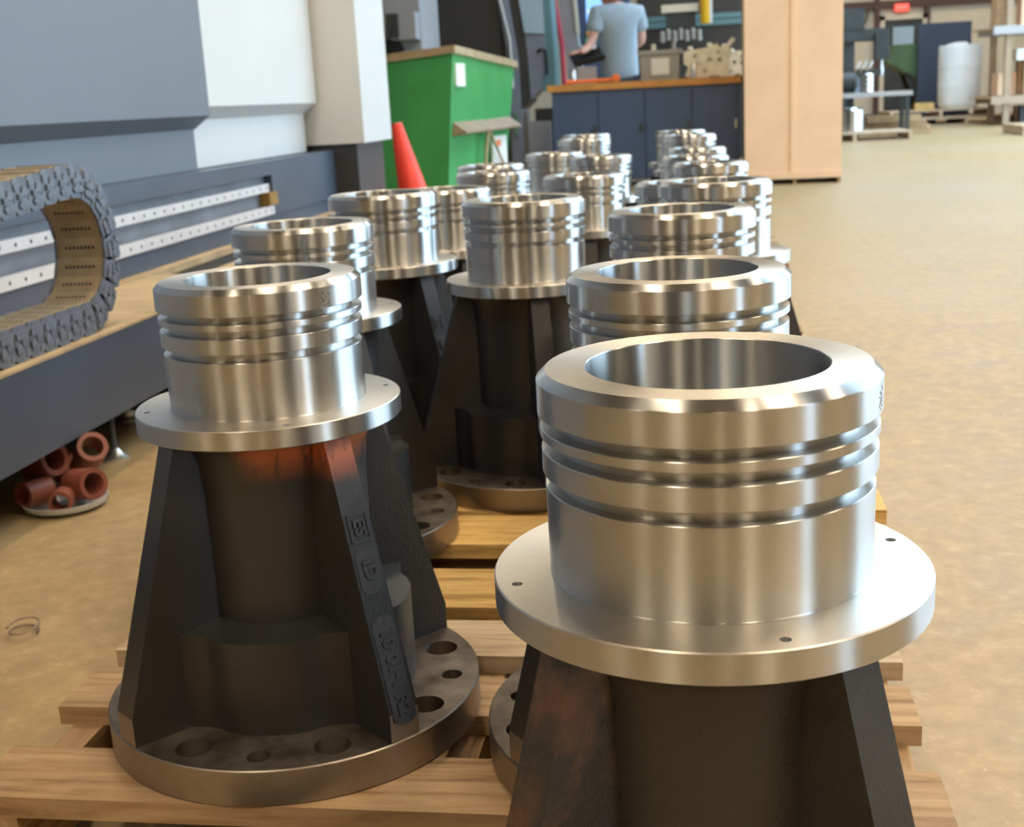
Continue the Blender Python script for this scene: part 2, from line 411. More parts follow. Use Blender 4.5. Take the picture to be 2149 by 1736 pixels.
pallet('worn wooden pallet under the lettered casting, nearest in view', -.798, .239, 1.117, 2.05, PZ,
       [(1.117, 1.226), (1.323, 1.422), (1.486, 1.600), (1.645, 1.796), (1.905, 2.05)], ['wood', 'wood', 'wood_grey', 'wood_yellow', 'wood_yellow'], G)
pallet('wooden pallet below the largest casting at the bottom right', -.52, .52, .50, 1.06, PZ, [(.50, .61), (.66, .77), (.80, .91), (.95, 1.06)], ['wood', 'wood_grey'], G)
pallet('wooden pallet in the second row, behind the nearest pallet', -.92, .30, 2.075, 2.80, PZ, [(2.075, 2.19), (2.23, 2.35), (2.39, 2.51), (2.56, 2.68), (2.69, 2.80)], ['wood_yellow', 'wood'], G)
pallet('low wooden pallet in the third row of castings', -.92, .30, 2.86, 4.05, .089, [(2.86 + .17 * i, 2.98 + .17 * i) for i in range(7)], ['wood', 'wood_grey'], G, .022)
pallet('low wooden pallet in the fourth row of castings', -1.0, .28, 4.0 + .08, 5.16, .089, [(4.08 + .16 * i, 4.20 + .16 * i) for i in range(7)], ['wood', 'wood_yellow'], G, .022)
pallet('wooden pallet farthest back under the castings, before the bench', -.86, .34, 5.19, 6.27, PZ, [(5.19 + .16 * i, 5.31 + .16 * i) for i in range(7)], ['wood', 'wood_grey'], G)

# ================================================================== the castings
HT = .5251          # full height
def casting_proto():
    t = T('pump_casting', 'x', 'casting')
    # base flange with bolt holes
    rB = .2173
    bm = bmesh.new()
    lathe(bm, [(.070, .0), (rB - .0015, .0), (rB, .0015), (rB, .0400), (rB - .0014, .0414), (.070, .0414)], 128, True, [1, 1, 1, 0, 0, 0] if False else [0, 1, 1, 1, 0, 0])
    base = finish(bm, 'base_flange', ['milled', 'rim'])
    cb = bmesh.new()
    for k in range(4):
        for da, r in ((-24.5, .0205), (24.5, .0205), (0, .0125)):
            a = R(45 + 90 * k + da); rr = .181 if da else .186
            lathe(cb, [(0, -.02), (r, -.02), (r, .06), (0, .06)], 28, M4=Matrix.Translation((rr * math.cos(a), rr * math.sin(a), 0)))
    cm = finish(cb, 'c', ['rim'])
    base = cut(base, cm); base.shade_smooth(); base.set_sharp_from_angle(angle=R(30))
    O('base_flange', base, t, label='dark flat base ring with drilled bolt holes')
    # iron core, a little conical with a fillet under the flange
    bm = bmesh.new()
    lathe(bm, [(.068, .03), (.112, .03), (.1045, .050), (.1015, .10), (.1005, .20), (.1020, .30), (.1050, .335), (.1120, .355), (.122, .3645), (.068, .3645)], 96, True)
    O('core', finish(bm, 'core', 'iron', 40), t, label='rough black cast column')
    # ribs
    bm = bmesh.new(); prism(bm, [(.06, .02), (.2154, .02), (.2154, .074), (.1290, .3648), (.06, .3648)], 'y', -.0185, .0185)
    for v in bm.verts:
        if v.co.x > .12 and v.co.z > .3: v.co.y *= .86
    rib = finish(bm, 'rib', ['iron', 'rim'], 40, .0042, 3)
    for p_ in rib.polygons:
        if p_.normal.x > .97 and p_.center.z < .073: p_.material_index = 1
    ribs = [O('rib', rib, t, (0, 0, 0), (0, 0, R(90 * k))) for k in range(4)]
    # pads between the ribs
    out = [(.045, -.055), (.108, -.119), (.118, -.104), (.1195, -.070), (.1245, -.057), (.134, -.044), (.1405, -.026), (.1420, 0)]
    poly = out + [(u, -v) for u, v in out[-2::-1]]
    bm = bmesh.new(); prism(bm, poly, 'z', .030, .148)
    for v in bm.verts:
        if v.co.z > .1: v.co.z += .016 * (1 - min(1, max(0, (v.co.x - .045) / .085)))
    pad = finish(bm, 'pad', 'iron', 60, .0075, 4)
    for k in range(4): O('pad', pad, t, (0, 0, 0), (0, 0, R(45 + 90 * k)))
    # raised lettering on one rib
    dd = Vector((.0864, 0, -.2908)).normalized(); yy = Vector((0, 1, 0)); nn = dd.cross(yy)
    def face_m(z, off): 
        r = .1290 + (.3648 - z) / .2908 * .0864
        p = Vector((r, 0, z)) + nn * off
        return Matrix(((dd.x, yy.x, nn.x, p.x), (dd.y, yy.y, nn.y, p.y), (dd.z, yy.z, nn.z, p.z), (0, 0, 0, 1)))
    def stadium(l, wd, ends, h):
        bm = bmesh.new(); pts = []
        for i in range(9):
            a = -PI / 2 + PI * i / 8; pts.append((l / 2 - ends + ends * math.cos(a), wd / 2 * math.sin(a)))
        for i in range(9):
            a = PI / 2 + PI * i / 8; pts.append((-l / 2 + ends + ends * math.cos(a), wd / 2 * math.sin(a)))
        prism(bm, pts, 'z', -.002, h); return finish(bm, 'nameplate', 'iron', 40, .0004, 1)
    def put(nm, me, z, off):
        o = O(nm, me, ribs[0]); o.matrix_local = face_m(z, off); return o
    put('nameplate', stadium(.052, .0285, .010, .0011), .222, 0)
    put('nameplate', stadium(.118, .0285, .008, .0009), .117, 0)
    put('raised_letters', text_me('ID', .0225, .0018, 'iron', .0009), .2225, .0016)
    put('raised_letters', text_me('10 01·1 R2', .0215, .0017, 'iron', .0008), .115, .0014)
    bm = bmesh.new()
    for a in ((-.0155, .0155, -.0125, -.0103), (-.0155, .0155, .0103, .0125), (-.0155, -.0133, -.0125, .0125), (.0133, .0155, -.0125, .0125)):
        bx(bm, a[0], a[1], a[2], a[3], -.001, .0016)
    put('emblem_frame', finish(bm, 'emblem_frame', 'iron', None, .0005, 1), .267, 0)
    put('emblem_letters', text_me('ES', .0200, .0018, 'iron', .0006), .267, .0004)
    # upper flange with tapped holes
    rf = .1475
    bm = bmesh.new()
    lathe(bm, [(.0795, .3640), (rf - .001, .3640), (rf, .3650), (rf, .3842), (rf - .0010, .3852), (.0795, .3852)], 160, True, [0, 0, 0, 1, 1, 0])
    fl = finish(bm, 'flange', ['steel', 'steel_face'])
    cb = bmesh.new()
    for k in range(4):
        a = R(-24 + 90 * k)
        lathe(cb, [(0, .372), (.0032, .372), (.0036, .374), (.0032, .376), (.0036, .378), (.0032, .380), (.0036, .382), (.0036, .40), (0, .40)], 18, M4=Matrix.Translation((.134 * math.cos(a), .134 * math.sin(a), 0)))
    fl = cut(fl, finish(cb, 'c', ['hole'])); fl.shade_smooth(); fl.set_sharp_from_angle(angle=R(30))
    O('flange', fl, t, label='bright turned steel flange with small tapped holes')
    # grooved sleeve
    zt = HT; c = .0005
    def land(r, z0, z1): return [(r - c, z0), (r, z0 + c), (r, z1 - c), (r - c, z1)]
    gi = .1005
    prof = [(.1088, .3840), (.1088, .3862), (.1085, .3868), (.1092, .4478 - c), (.1092 - c, .4478), (gi, .4478), (gi, .4570)]
    prof += land(.1108, .4570, .4732) + [(gi, .4732), (gi, .4816)] + land(.1114, .4816, .4883) + [(gi, .4883), (gi, .4967)]
    prof += [(.1129 - c, .4967), (.1129, .4967 + c), (.1129, zt - .0064), (.1127, zt - .0059), (.1072, zt - .0004), (.1066, zt), (.0806, zt), (.0800, zt - .0006), (.0800, .020)]
    nm = len(prof); mi = [0] * (nm - 1)
    for i in range(nm - 1):
        if abs(prof[i][1] - prof[i + 1][1]) < 1e-6 and prof[i][1] > .52: mi[i] = 1
    bm = bmesh.new(); lathe(bm, prof, 160, False, mi)
    O('sleeve', finish(bm, 'sleeve', ['steel', 'steel_face'], 20), t, label='bright turned steel sleeve with three ring grooves')
    return t

# (x, y, pallet top, rotation of the lettered rib, label, rust)
C_ = 'steel pump casting with grooved sleeve, '
LIST = [
 (-.487, 1.330, PZ, -40, 'casting with raised letters on its rib and orange primer under the flange', (1, 0)),
 (.001, .822, PZ, 43, 'nearest and largest casting, its base cut by the picture edge', (0, 0)),
 (-.026, 1.278, PZ, 130, 'casting directly behind the nearest one, mostly hidden by it', (0, 0)),
 (-.629, 1.943, PZ, -42, 'casting directly behind the left lettered one', (0, 0)),
 (-.032, 1.956, PZ, 55, 'third casting from the front in the right hand column', (0, 0)),
 (-.321, 2.284, PZ, 107, 'full height casting standing alone in the middle column', (0, 0)),
 (-.656, 2.577, PZ, -40, 'third casting in the left column, lettered rib half hidden', (0, 0)),
 (.024, 2.558, PZ, 20, 'fourth casting in the right column, flange showing over the floor', (0, 0)),
 (-.632, 3.127, .089, 30, 'casting tucked behind the third one of the left column', (0, 0)),
 (-.047, 3.040, .089, 70, 'casting peeking out left of the fourth in the right column', (0, 0)),
 (-.318, 3.482, .089, 10, 'middle column casting between the alone one and the blue bench', (0, 0)),
 (-.621, 3.799, .089, -20, 'casting before the light green hopper side, front one of two', (0, 0)),
 (.023, 3.811, .089, 40, 'fifth casting in the right column, seen over the fourth', (0, 0)),
 (-.699, 4.235, .089, 15, 'casting close behind another before the green hopper', (0, 0)),
 (-.025, 4.246, .089, 80, 'sixth casting in the right column, only its rim visible', (0, 0)),
 (-.356, 4.537, .089, 5, 'middle column casting just behind the ring grooves, below the bench', (0, 0)),
 (-.023, 4.837, .089, 33, 'seventh casting in the right column', (0, 0)),
 (-.564, 4.942, .089, 60, 'back left casting beside the grey machine foot', (0, 0)),
 (-.490, 5.411, PZ, 22, 'front one of the two hindmost castings left of the bench middle', (0, 0)),
 (-.053, 5.328, PZ, 48, 'front one of the two hindmost castings before the bench', (0, 0)),
 (-.532, 5.985, PZ, 12, 'rearmost casting on the left, against the blue bench panels', (0, 0)),
 (-.094, 5.926, PZ, 66, 'rearmost casting of the right column, against the blue bench panels', (0, 0)),
]
proto = casting_proto()
def etched(az, z0):
    bm = bmesh.new()
    for k in range(9):
        a = R(az + random.uniform(-2.2, 2.2)); z = z0 - .0016 * k; l = random.uniform(.0008, .0022)
        m = Matrix.Rotation(a, 4, 'Z') @ Matrix.Translation((.1129, 0, z)) @ Matrix.Rotation(random.uniform(-1.2, 1.2), 4, 'X')
        for v in bx(bm, -.0003, .00012, -l, l, -.00035, .00035): v.co = m @ v.co
    return finish(bm, 'etched_mark', 'ink')
for i, (x, y, z, rot, lab, ru) in enumerate(LIST):
    o = proto if i == 0 else copy_tree(proto)
    o.location = (x, y, z + .0003); o.rotation_euler = (0, 0, R(rot)); o['label'] = lab; o['group'] = 'turned steel pump castings on pallets'
    for k_, ch in enumerate(o.children_recursive): ch.color = (0, 0, 0, 1)
    if i == 0:
        for ch in o.children:
            if ch.name == 'core' or ch == [c for c in o.children if c.name.startswith('rib')][0]: ch.color = (1, 0, 0, 1)
    if i < 2: O('etched_mark', etched((-18 if i == 1 else -33) - rot, .513), o, label='small etched scribble on the rim')
    if i == 1: [c for c in o.children if c.name.startswith('rib')][2].color = (0, 1, 0, 1)

# ================================================================== long machine on the left
mb = T('rail_bed', 'long grey machine bed with two white linear rails and dusty ledge', 'machine', (-1.60, 3.4, 0))
def mp(nm, x0, x1, y0, y1, z0, z1, mat, parent=mb, bev=.003, lab=None):
    me = box_me(nm, x0 + 1.60, x1 + 1.60, y0 - 3.4, y1 - 3.4, z0, z1, mat, bev)
    return O(nm, me, parent, label=lab)
Y0, Y1 = .6, 6.78
mp('side_panel', -1.40, -1.38, Y0, Y1, .142, .340, 'bed_grey', lab='smooth dark grey side panel')
mp('side_lip', -1.412, -1.378, Y0, Y1, .336, .3425, 'dust')
mp('ledge', -1.56, -1.40, Y0, Y1, .320, .342, 'dust', lab='tan dusty ledge')
mp('ledge_strip', -1.785, -1.735, Y0, Y1, .320, .342, 'dust')
mp('ledge', -1.74, -1.56, Y0, 3.76, .320, .342, 'dust')
for y in (4.60, 5.75): mp('cross_strip', -1.74, -1.56, y, y + .10, .320, .342, 'dust')
mp('tray', -1.76, -1.42, 3.7, Y1, .20, .212, 'recess_grey')
mp('dark_filler', -2.5, -1.56, Y0, Y1, .17, .318, 'black')  # black box added to keep the space under the bed dark
mp('rear_base', -2.5, -1.9, Y0, 6.6, .03, .60, 'charcoal')
mp('lower_panel', -1.83, -1.787, Y0, Y1, .30, .404, 'bed_grey')
mp('recess_panel', -1.86, -1.812, Y0, 5.16, .40, .572, 'recess_grey')
mp('bar', -1.86, -1.777, Y0, Y1, .569, .627, 'bed_grey', lab='grey bar above the rails')
mp('end_panel', -1.86, -1.777, 5.14, Y1, .404, .569, 'bed_grey')
def rail(z0, z1, x):
    bm = bmesh.new(); bx(bm, -.02, .0, -2.75, 1.735, -(z1 - z0) / 2, (z1 - z0) / 2)
    me0 = finish(bm, 'linear_rail', ['rail', 'hole'], None, .002, 1)
    bm = bmesh.new(); bm.from_mesh(me0)
    for k in range(56):
        y = -2.70 + .08 * k
        lathe(bm, [(0, .0006), (.0055, .0006), (.0055, -.004)], 12, M4=Matrix.Translation((.0, y, 0)) @ Matrix.Rotation(PI / 2, 4, 'Y'))
    for f in bm.faces:
        if len(f.verts) == 3 or f.calc_center_median().x > .0002: f.material_index = 1
    me = bpy.data.meshes.new('linear_rail'); bm.to_mesh(me); bm.free()
    for m in ('rail', 'hole'): me.materials.append(M[m])
    O('linear_rail', me, mb, (x + 1.60, 0, (z0 + z1) / 2), label='white steel linear rail with bolt holes')
rail(.408, .444, -1.775); rail(.500, .534, -1.790)
mp('end_stop', -1.812, -1.765, 5.06, 5.16, .448, .500, 'brass', lab='dirty brass end stop')
mp('caution_plate', -1.7772, -1.7755, 6.58, 6.68, .43, .56, 'paper', bev=0)
for y in (1.3, 2.85, 4.4, 5.9):
    bm = bmesh.new(); tube(bm, [(0, 0, .02), (0, 0, .2)], .0075, 10)
    f = O('leveling_foot', finish(bm, 'foot_rod', 'bed_grey', 40), mb, (-1.46 + 1.6, y - 3.4, 0), label='thin grey leveling rod')
    bm = bmesh.new(); lathe(bm, [(0, 0), (.034, 0), (.034, .006), (.018, .016), (.010, .028), (0, .028)], 24); O('foot_pad', finish(bm, 'foot_pad', 'zinc', 30), f)
for y in (2.2, 3.22, 5.0):
    bm = bmesh.new(); lathe(bm, [(0, 0), (.032, 0), (.032, .012), (.022, .020), (.022, .034), (.010, .036), (.010, .2), (0, .2)], 20)
    O('inner_foot', finish(bm, 'inner_foot', 'zinc', 30), mb, (-1.60 + 1.6, y - 3.4, 0))
# enclosures above
def encl(nm, label, x, y0, y1, zb, mat, ztop, par=None):
    t = T(nm, label, 'machine cover', (x - .5, (y0 + y1) / 2, .60))
    hy = (y1 - y0) / 2
    bm = bmesh.new(); prism(bm, [(.5, ztop - .60), (.5, zb - .60), (.435, zb - .648), (-.6, zb - .648), (-.6, ztop - .60)], 'y', -hy, hy)
    O('upper_cover', finish(bm, 'upper_cover', mat, None, .004, 2), t)
    bm = bmesh.new(); bx(bm, -.6, .435, -hy, hy - .012, .028, zb - .647); O('lower_cover', finish(bm, 'lower_cover', mat, None, .003, 1), t)
    return t
encl('machine_enclosure', 'large blue-grey enclosure with slanted lower edge above the rails', -1.80, .6, 4.585, .822, 'cover_grey', 2.7)
encl('white_enclosure', 'white enclosure beside the blue-grey one, same slanted edge', -1.83, 4.60, 6.04, .855, 'white_paint', 2.8)
col = T('machine_column', 'cream and white machine column standing left of the green hopper', 'machine column', (-2.1, 6.36, 0))
O('column_shell', box_me('column_shell', -.45, .485, -.29, .27, .655, 3.0, 'white_paint', .006), col)
O('column_base', box_me('column_base', -.45, .44, -.27, .25, 0, .655, 'charcoal', .004), col)

# ---- cable chain on the ledge
ch = T('cable_chain', 'grey plastic cable drag chain bent in a U on the ledge', 'cable chain', (-1.402, 2.70, .342))
LW, LH, PITCH = .128, .076, .0600
def link_meshes():
    bm = bmesh.new(); h = LH / 2
    if 1:
        pts = [(-.024, -h + .006), (-.018, -h), (.012, -h), (.020, -h + .010), (.024, -.012), (.024, .012), (.020, h - .010), (.012, h), (-.018, h), (-.024, h - .006)]
        prism(bm, pts, 'x', -.007, 0)
        b2 = bmesh.new(); prism(b2, pts, 'x', -LW, -LW + .007); b2v = b2.verts
    # raised features on the near plate
    prism(bm, [(-.020, -.020), (-.006, -.020), (-.003, -.006), (-.012, .004), (-.020, -.004)], 'x', -.001, .0035)
    prism(bm, [(-.018, .010), (.004, .010), (.010, .018), (.004, .026), (-.018, .024)], 'x', -.001, .0040)
    prism(bm, [(.004, -.030), (.018, -.028), (.018, -.012), (.008, -.016)], 'x', -.001, .0032)
    bx(bm, -.001, .0055, -.004, .010, -.006, .006)
    for v in list(bm.verts) + list(b2v): v.co.y *= 1.33
    plate = finish(b2, 'side_plate', 'chain_side', None, .0012, 1)
    sm = finish(bm, 'link', 'chain_side', None, .0012, 1)
    bm = bmesh.new(); bx(bm, -LW + .006, -.006, -.0285, .0285, -.0025, .0025)
    for k in range(8):
        x = -LW + .030 + k * (LW - .060) / 7
        for s in (-1, 1): bx(bm, x - .0026, x + .0026, -.0036, .0036, s * .0022, s * .0030, 1)
    for f in bm.faces: pass
    bar = finish(bm, 'crossbar', ['chain_bar', 'hole'])
    return sm, bar, plate
sm, barm, platem = link_meshes()
rad = .157; zc = LH / 2 + rad
def path(s):
    """s along the centre line: lower run, half circle, upper run"""
    L0 = .80
    if s < L0: return (s - L0, LH / 2 + .001, 0.)
    s2 = s - L0
    if s2 < PI * rad:
        a = s2 / rad; return (rad * math.sin(a), zc - rad * math.cos(a), a)
    s3 = s2 - PI * rad
    return (-s3, zc + rad - .07 * s3 * min(1, s3 / .15), PI + .06 * min(1, s3 / .15))
s = .02
while s < .80 + PI * rad + .80:
    y, z, a = path(s)
    l = O('link', sm, ch, (0, y, z), (a, 0, 0))
    O('side_plate', platem, l); O('crossbar', barm, l, (0, 0, -LH / 2 + .004)); O('crossbar', barm, l, (0, 0, LH / 2 - .004))
    s += PITCH
# ---- red-brown pipe pieces under the bed
def pipe(loc, rot, r, L, lab):
    bm = bmesh.new(); lathe(bm, [(r, -L / 2), (r, L / 2), (r * .70, L / 2), (r * .70, -L / 2)], 28, True)
    O('pipe_piece', finish(bm, 'pipe_piece', 'pipe_red', 30, .0015, 1), None, loc, rot, lab, 'pipe', 'red-brown pipe pieces under the machine')
bm = bmesh.new(); lathe(bm, [(0, .0), (.070, .0), (.088, .010), (.092, .022), (.089, .022), (.084, .012), (.068, .003), (0, .003)], 40)
O('clear_dish', finish(bm, 'clear_dish', simple('clear_plastic', (.62, .64, .66), .15, 0, 0, 1, .6), 40), None, (-1.395, 2.47, 0), (0, 0, 0), 'shallow pale plastic dish holding red pipe pieces on the floor', 'dish')
pipe((-1.355, 2.485, .048), (R(80), 0, R(62)), .035, .075, 'red pipe piece at the right in the dish, its side lit')
pipe((-1.375, 2.420, .032), (R(86), 0, R(18)), .025, .055, 'smallest red pipe piece, open end facing the viewer')
pipe((-1.447, 2.440, .043), (R(86), 0, R(-22)), .030, .065, 'dark red pipe piece at the left in the dish')
pipe((-1.455, 2.505, .095), (R(75), 0, R(70)), .038, .080, 'upper red pipe piece lying across the others, by the bed')
pipe((-1.378, 2.575, .098), (R(60), 0, R(40)), .034, .070, 'red pipe piece at the back of the heap, half hidden')
pipe((-1.47, 2.64, .040), (R(88), 0, R(80)), .038, .040, 'single red pipe ring lying apart behind the dish')
# wire curl on the floor
bm = bmesh.new(); tube(bm, [(.022 * math.cos(a * .35), .022 * math.sin(a * .35) * (1 + .02 * a), .004 + .0006 * a) for a in range(30)], .0022, 6)
O('wire_curl', finish(bm, 'wire_curl', 'brownmetal', 60), None, (-1.123, 1.80, 0), (0, 0, 0), 'small curl of wire lying on the floor at the left edge', 'wire')

# ================================================================== traffic cone
cn = T('traffic_cone', 'red traffic cone leaning against the grey machine bed end', 'cone', (-1.60, 6.98, 0))
bm = bmesh.new(); lathe(bm, [(.125, .02), (.030, .72), (.022, .72), (.115, .02)], 32, True)
c1 = O('cone_body', finish(bm, 'cone_body', 'cone', 40), cn); c1.rotation_euler = (R(-3), R(-11), 0); c1.location = (.06, 0, .02)
bm = bmesh.new(); bx(bm, -.17, .17, -.17, .17, 0, .03); c2 = O('cone_base', finish(bm, 'cone_base', 'cone', None, .01, 2), cn); c2.rotation_euler = (R(-3), R(-11), 0); c2.location = (.06, 0, .02)
bm = bmesh.new(); lathe(bm, [(.0235, .70), (.0315, .70), (.0300, .722), (.0215, .722)], 24, True); c3 = O('cone_tip', finish(bm, 'cone_tip', 'brownmetal', 40), cn); c3.rotation_euler = c1.rotation_euler; c3.location = c1.location

# ================================================================== green hopper
hp = T('steel_hopper', 'green steel dump hopper with tan worn rim beside the white column', 'hopper', (-1.64, 8.60, 0), R(-6.4))
HL, HW = 1.62, .95
bm = bmesh.new()
top = [(0, 0, 1.165), (0, HL, 1.09), (-HW, HL, 1.06), (-HW, 0, 1.10)]; bot = [(-.10, .0, .12), (-.12, HL - .05, .12), (-HW + .1, HL - .05, .12), (-HW, .0, .12)]
vt = [bm.verts.new(p) for p in top]; vb = [bm.verts.new(p) for p in bot]
for i in range(4): bm.faces.new((vb[i], vb[(i + 1) % 4], vt[(i + 1) % 4], vt[i]))
bm.faces.new(vb[::-1])
me = finish(bm, 'hopper_shell', 'hop_green'); me = bake(me, [('SOLIDIFY', dict(thickness=.012, offset=0))])
O('hopper_shell', me, hp)
for i in range(4):
    a, b = Vector(top[i]), Vector(top[(i + 1) % 4])
    dv = b - a; L = dv.length
    bm = bmesh.new(); bx(bm, -.02, L + .02, -.028, .028, -.022, .028)
    o = O('rim', finish(bm, 'rim', 'hop_rim', None, .006, 2), hp, a)
    o.rotation_euler = dv.to_track_quat('X', 'Z').to_euler()
bm = bmesh.new(); prism(bm, [(-.05, .70), (.055, .625), (.055, .615), (-.05, .60)], 'y', .05, HL - .05)
O('ledge_flap', finish(bm, 'ledge_flap', 'brownmetal', None, .004, 1), hp, label='brown steel flap along the hopper side')
bm = bmesh.new(); tube(bm, [(.02, .75, .61), (-.02, 1.30, .30)], .012, 8); tube(bm, [(.02, .70, .61), (-.03, .70, .25)], .014, 8)
O('latch_rod', finish(bm, 'latch_rod', 'hop_rim', 40), hp)
O('label_sheet', box_me('label_sheet', -.012, .004, .06, .26, .93, 1.08, 'paper', 0), hp, label='white paper sheet stuck near the rim')
ws = O('warning_sheet', box_me('warning_sheet', -.075, -.055, 1.02, 1.42, .22, .56, 'paper', 0), hp, label='white warning sheet with orange print'); ws.location.x = .02
O('orange_print', box_me('orange_print', -.058, -.052, 1.12, 1.24, .48, .53, 'ink_orange', 0), ws)
for x in (-.15, -.8):
    O('skid', box_me('skid', x - .05, x + .05, .05, HL - .05, 0, .12, 'hop_green', .004), hp)

# ================================================================== machining centre behind the hopper
mc = T('machining_centre', 'dark charcoal machining centre with chrome door trim and tinted window', 'machine', (-2.2, 13.2, 0))
def part(nm, par, off, x0, x1, y0, y1, z0, z1, mat, bev=.006, lab=None):
    return O(nm, box_me(nm, x0 - off[0], x1 - off[0], y0 - off[1], y1 - off[1], z0 - off[2], z1 - off[2], mat, bev), par, label=lab)
o1 = (-2.2, 13.2, 0)
part('charcoal_door', mc, o1, -3.4, -1.97, 12.95, 13.4, .15, 2.6, 'charcoal')
def mcp(nm, pts, y0, y1, mat, lab=None):
    bm = bmesh.new(); prism(bm, [(a + 2.2, b) for a, b in pts], 'y', y0, y1); O(nm, finish(bm, nm, mat, None, .006, 1), mc, label=lab)
mcp('door_frame', [(-2.0, 2.6), (-1.98, 1.80), (-1.90, 1.30), (-1.90, .10), (-1.78, .10), (-1.79, 1.20), (-1.86, 1.75), (-1.90, 2.6)], -.30, .3, 'bluegrey')
bm = bmesh.new(); tube(bm, [(.235, -.33, 2.4), (.250, -.33, 1.80), (.335, -.33, 1.40), (.345, -.33, .92)], .020, 8)
O('door_handle', finish(bm, 'door_handle', 'chrome', 40), mc, label='long chrome door handle')
O('handle_clip', box_me('handle_clip', .35, .375, -.36, -.30, .48, .70, 'chrome'), mc)
mcp('dark_band', [(-1.90, 2.6), (-1.86, 1.75), (-1.79, 1.20), (-1.79, .72), (-1.70, .80), (-1.70, 1.20), (-1.76, 1.75), (-1.80, 2.6)], -.27, .3, 'charcoal')
mcp('window', [(-1.80, 2.6), (-1.76, 1.75), (-1.72, 1.46), (-1.52, 1.44), (-1.53, 1.75), (-1.56, 2.6)], -.30, -.26, 'glass_blue', 'pale blue tinted door window')
mcp('door_lower', [(-1.72, 1.46), (-1.70, 1.2), (-1.69, .82), (-1.58, .92), (-1.52, 1.2), (-1.52, 1.44)], -.27, .2, 'bluegrey')
mcp('side_panel', [(-1.56, 2.6), (-1.53, 1.75), (-1.52, 1.2), (-1.58, .90), (-1.44, .85), (-1.44, 1.2), (-1.48, 2.6)], -.25, .2, 'teal')
bm = bmesh.new(); tube(bm, [(.60, -.27, 1.27), (.63, -.31, 1.29), (.68, -.31, 1.28), (.69, -.31, 1.05)], .016, 8)
O('grip', finish(bm, 'grip', 'black', 40), mc, label='black door grip')
part('lower_skirt', mc, o1, -1.66, -1.46, 12.98, 13.4, .02, .72, 'charcoal')
part('skirt_panel', mc, o1, -1.72, -1.50, 12.93, 12.99, .05, .60, 'mid_grey')
lp = T('chip_conveyor', 'grey machine housing with a square block and round port above the hopper', 'machine', (-2.6, 11.2, 0))
o2 = (-2.6, 11.2, 0)
pm = box_me('housing', -.5, .24, -.2, .6, 0, 2.4, 'mid_grey', .006)
cb = bmesh.new(); lathe(cb, [(0, -.3), (.12, -.3), (.12, .1), (0, .1)], 32, M4=Matrix.Translation((-.03, 0, 1.27)) @ Matrix.Rotation(-PI / 2, 4, 'X'))
pm = cut(pm, finish(cb, 'c', 'hole'))
O('housing', pm, lp)
part('square_block', lp, o2, -2.58, -2.36, 10.80, 11.02, 1.36, 1.58, 'mid_grey')
part('clamp', lp, o2, -2.60, -2.50, 10.76, 10.85, 1.38, 1.57, 'charcoal')
# red striped post and cream strips, control panel
pt = T('door_post', 'crimson striped machine door post between tinted glass and control screen', 'post', (-1.446, 13.65, 0))
bm = bmesh.new(); tube(bm, [(-.06, 0, 2.5), (-.045, 0, 1.8), (.015, 0, 1.35), (.04, 0, .3)], .026, 8)
O('red_stripe', finish(bm, 'red_stripe', 'rose', 40), pt)
bm = bmesh.new(); prism(bm, [(-.03, 2.5), (.0, 1.6), (.06, 1.2), (.06, .0), (.22, .0), (.22, 1.15), (.16, 1.6), (.14, 2.5)], 'y', .03, .2)
O('grey_pillar', finish(bm, 'grey_pillar', 'mid_grey', None, .005, 1), pt)
bm = bmesh.new(); prism(bm, [(.10, 2.5), (.17, 1.45), (.20, 1.45), (.15, 2.5)], 'y', .01, .05)
O('cream_strip', finish(bm, 'cream_strip', 'cream', None, .003, 1), pt)
cp = T('control_panel', 'machine control panel with glowing blue screen and green lamp', 'control panel', (-1.1, 14.4, 0))
O('panel_body', box_me('panel_body', -.24, .34, 0, .18, .6, 2.5, 'navy', .01), cp)
O('screen', box_me('screen', -.13, .20, -.012, .01, 1.52, 2.2, 'screen', 0), cp, label='bright blue display')
for k, (a, b, c, dd) in enumerate([(-.11, .02, 1.86, 1.98), (-.11, .16, 1.62, 1.66), (-.11, .16, 1.70, 1.73), (.05, .15, 1.88, 2.1), (-.10, -.06, 1.53, 1.60)]):
    O('screen_field', box_me('screen_field', a, b, -.018, -.012, c, dd, 'screen_w', 0), cp)
for nm, z, m, r in (('green_lamp', 1.405, 'lamp_green', .033), ('amber_lamp', 1.485, 'lamp_amber', .026)):
    bm = bmesh.new(); lathe(bm, [(0, .05), (r * .7, .045), (r, .03), (r, 0), (0, 0)], 20, M4=Matrix.Translation((-.105, 0, z)) @ Matrix.Rotation(PI / 2, 4, 'X'))
    O(nm, finish(bm, nm, m, 40), cp)

# ================================================================== workbench
wb = T('workbench', 'dark navy workbench with orange-brown wooden top', 'workbench', (-.505, 11.7, 0))
O('carcass', box_me('carcass', -.835, .845, .03, .75, .06, .868, 'navy', .004), wb)
for k in range(4):
    x0 = -.835 + k * .42
    p = O('door_panel', box_me('door_panel', x0 + .004, x0 + .414, 0, .03, .075, .862, 'navy', .004), wb)
    O('latch', box_me('latch', x0 + .375, x0 + .395, -.018, 0, .48, .56, 'zinc' if k == 3 else 'charcoal', .004), p)
O('bench_top', box_me('bench_top', -.87, .862, -.03, .80, .868, .928, 'bench_top', .005), wb, label='orange-brown butcher block top')
BT = .928
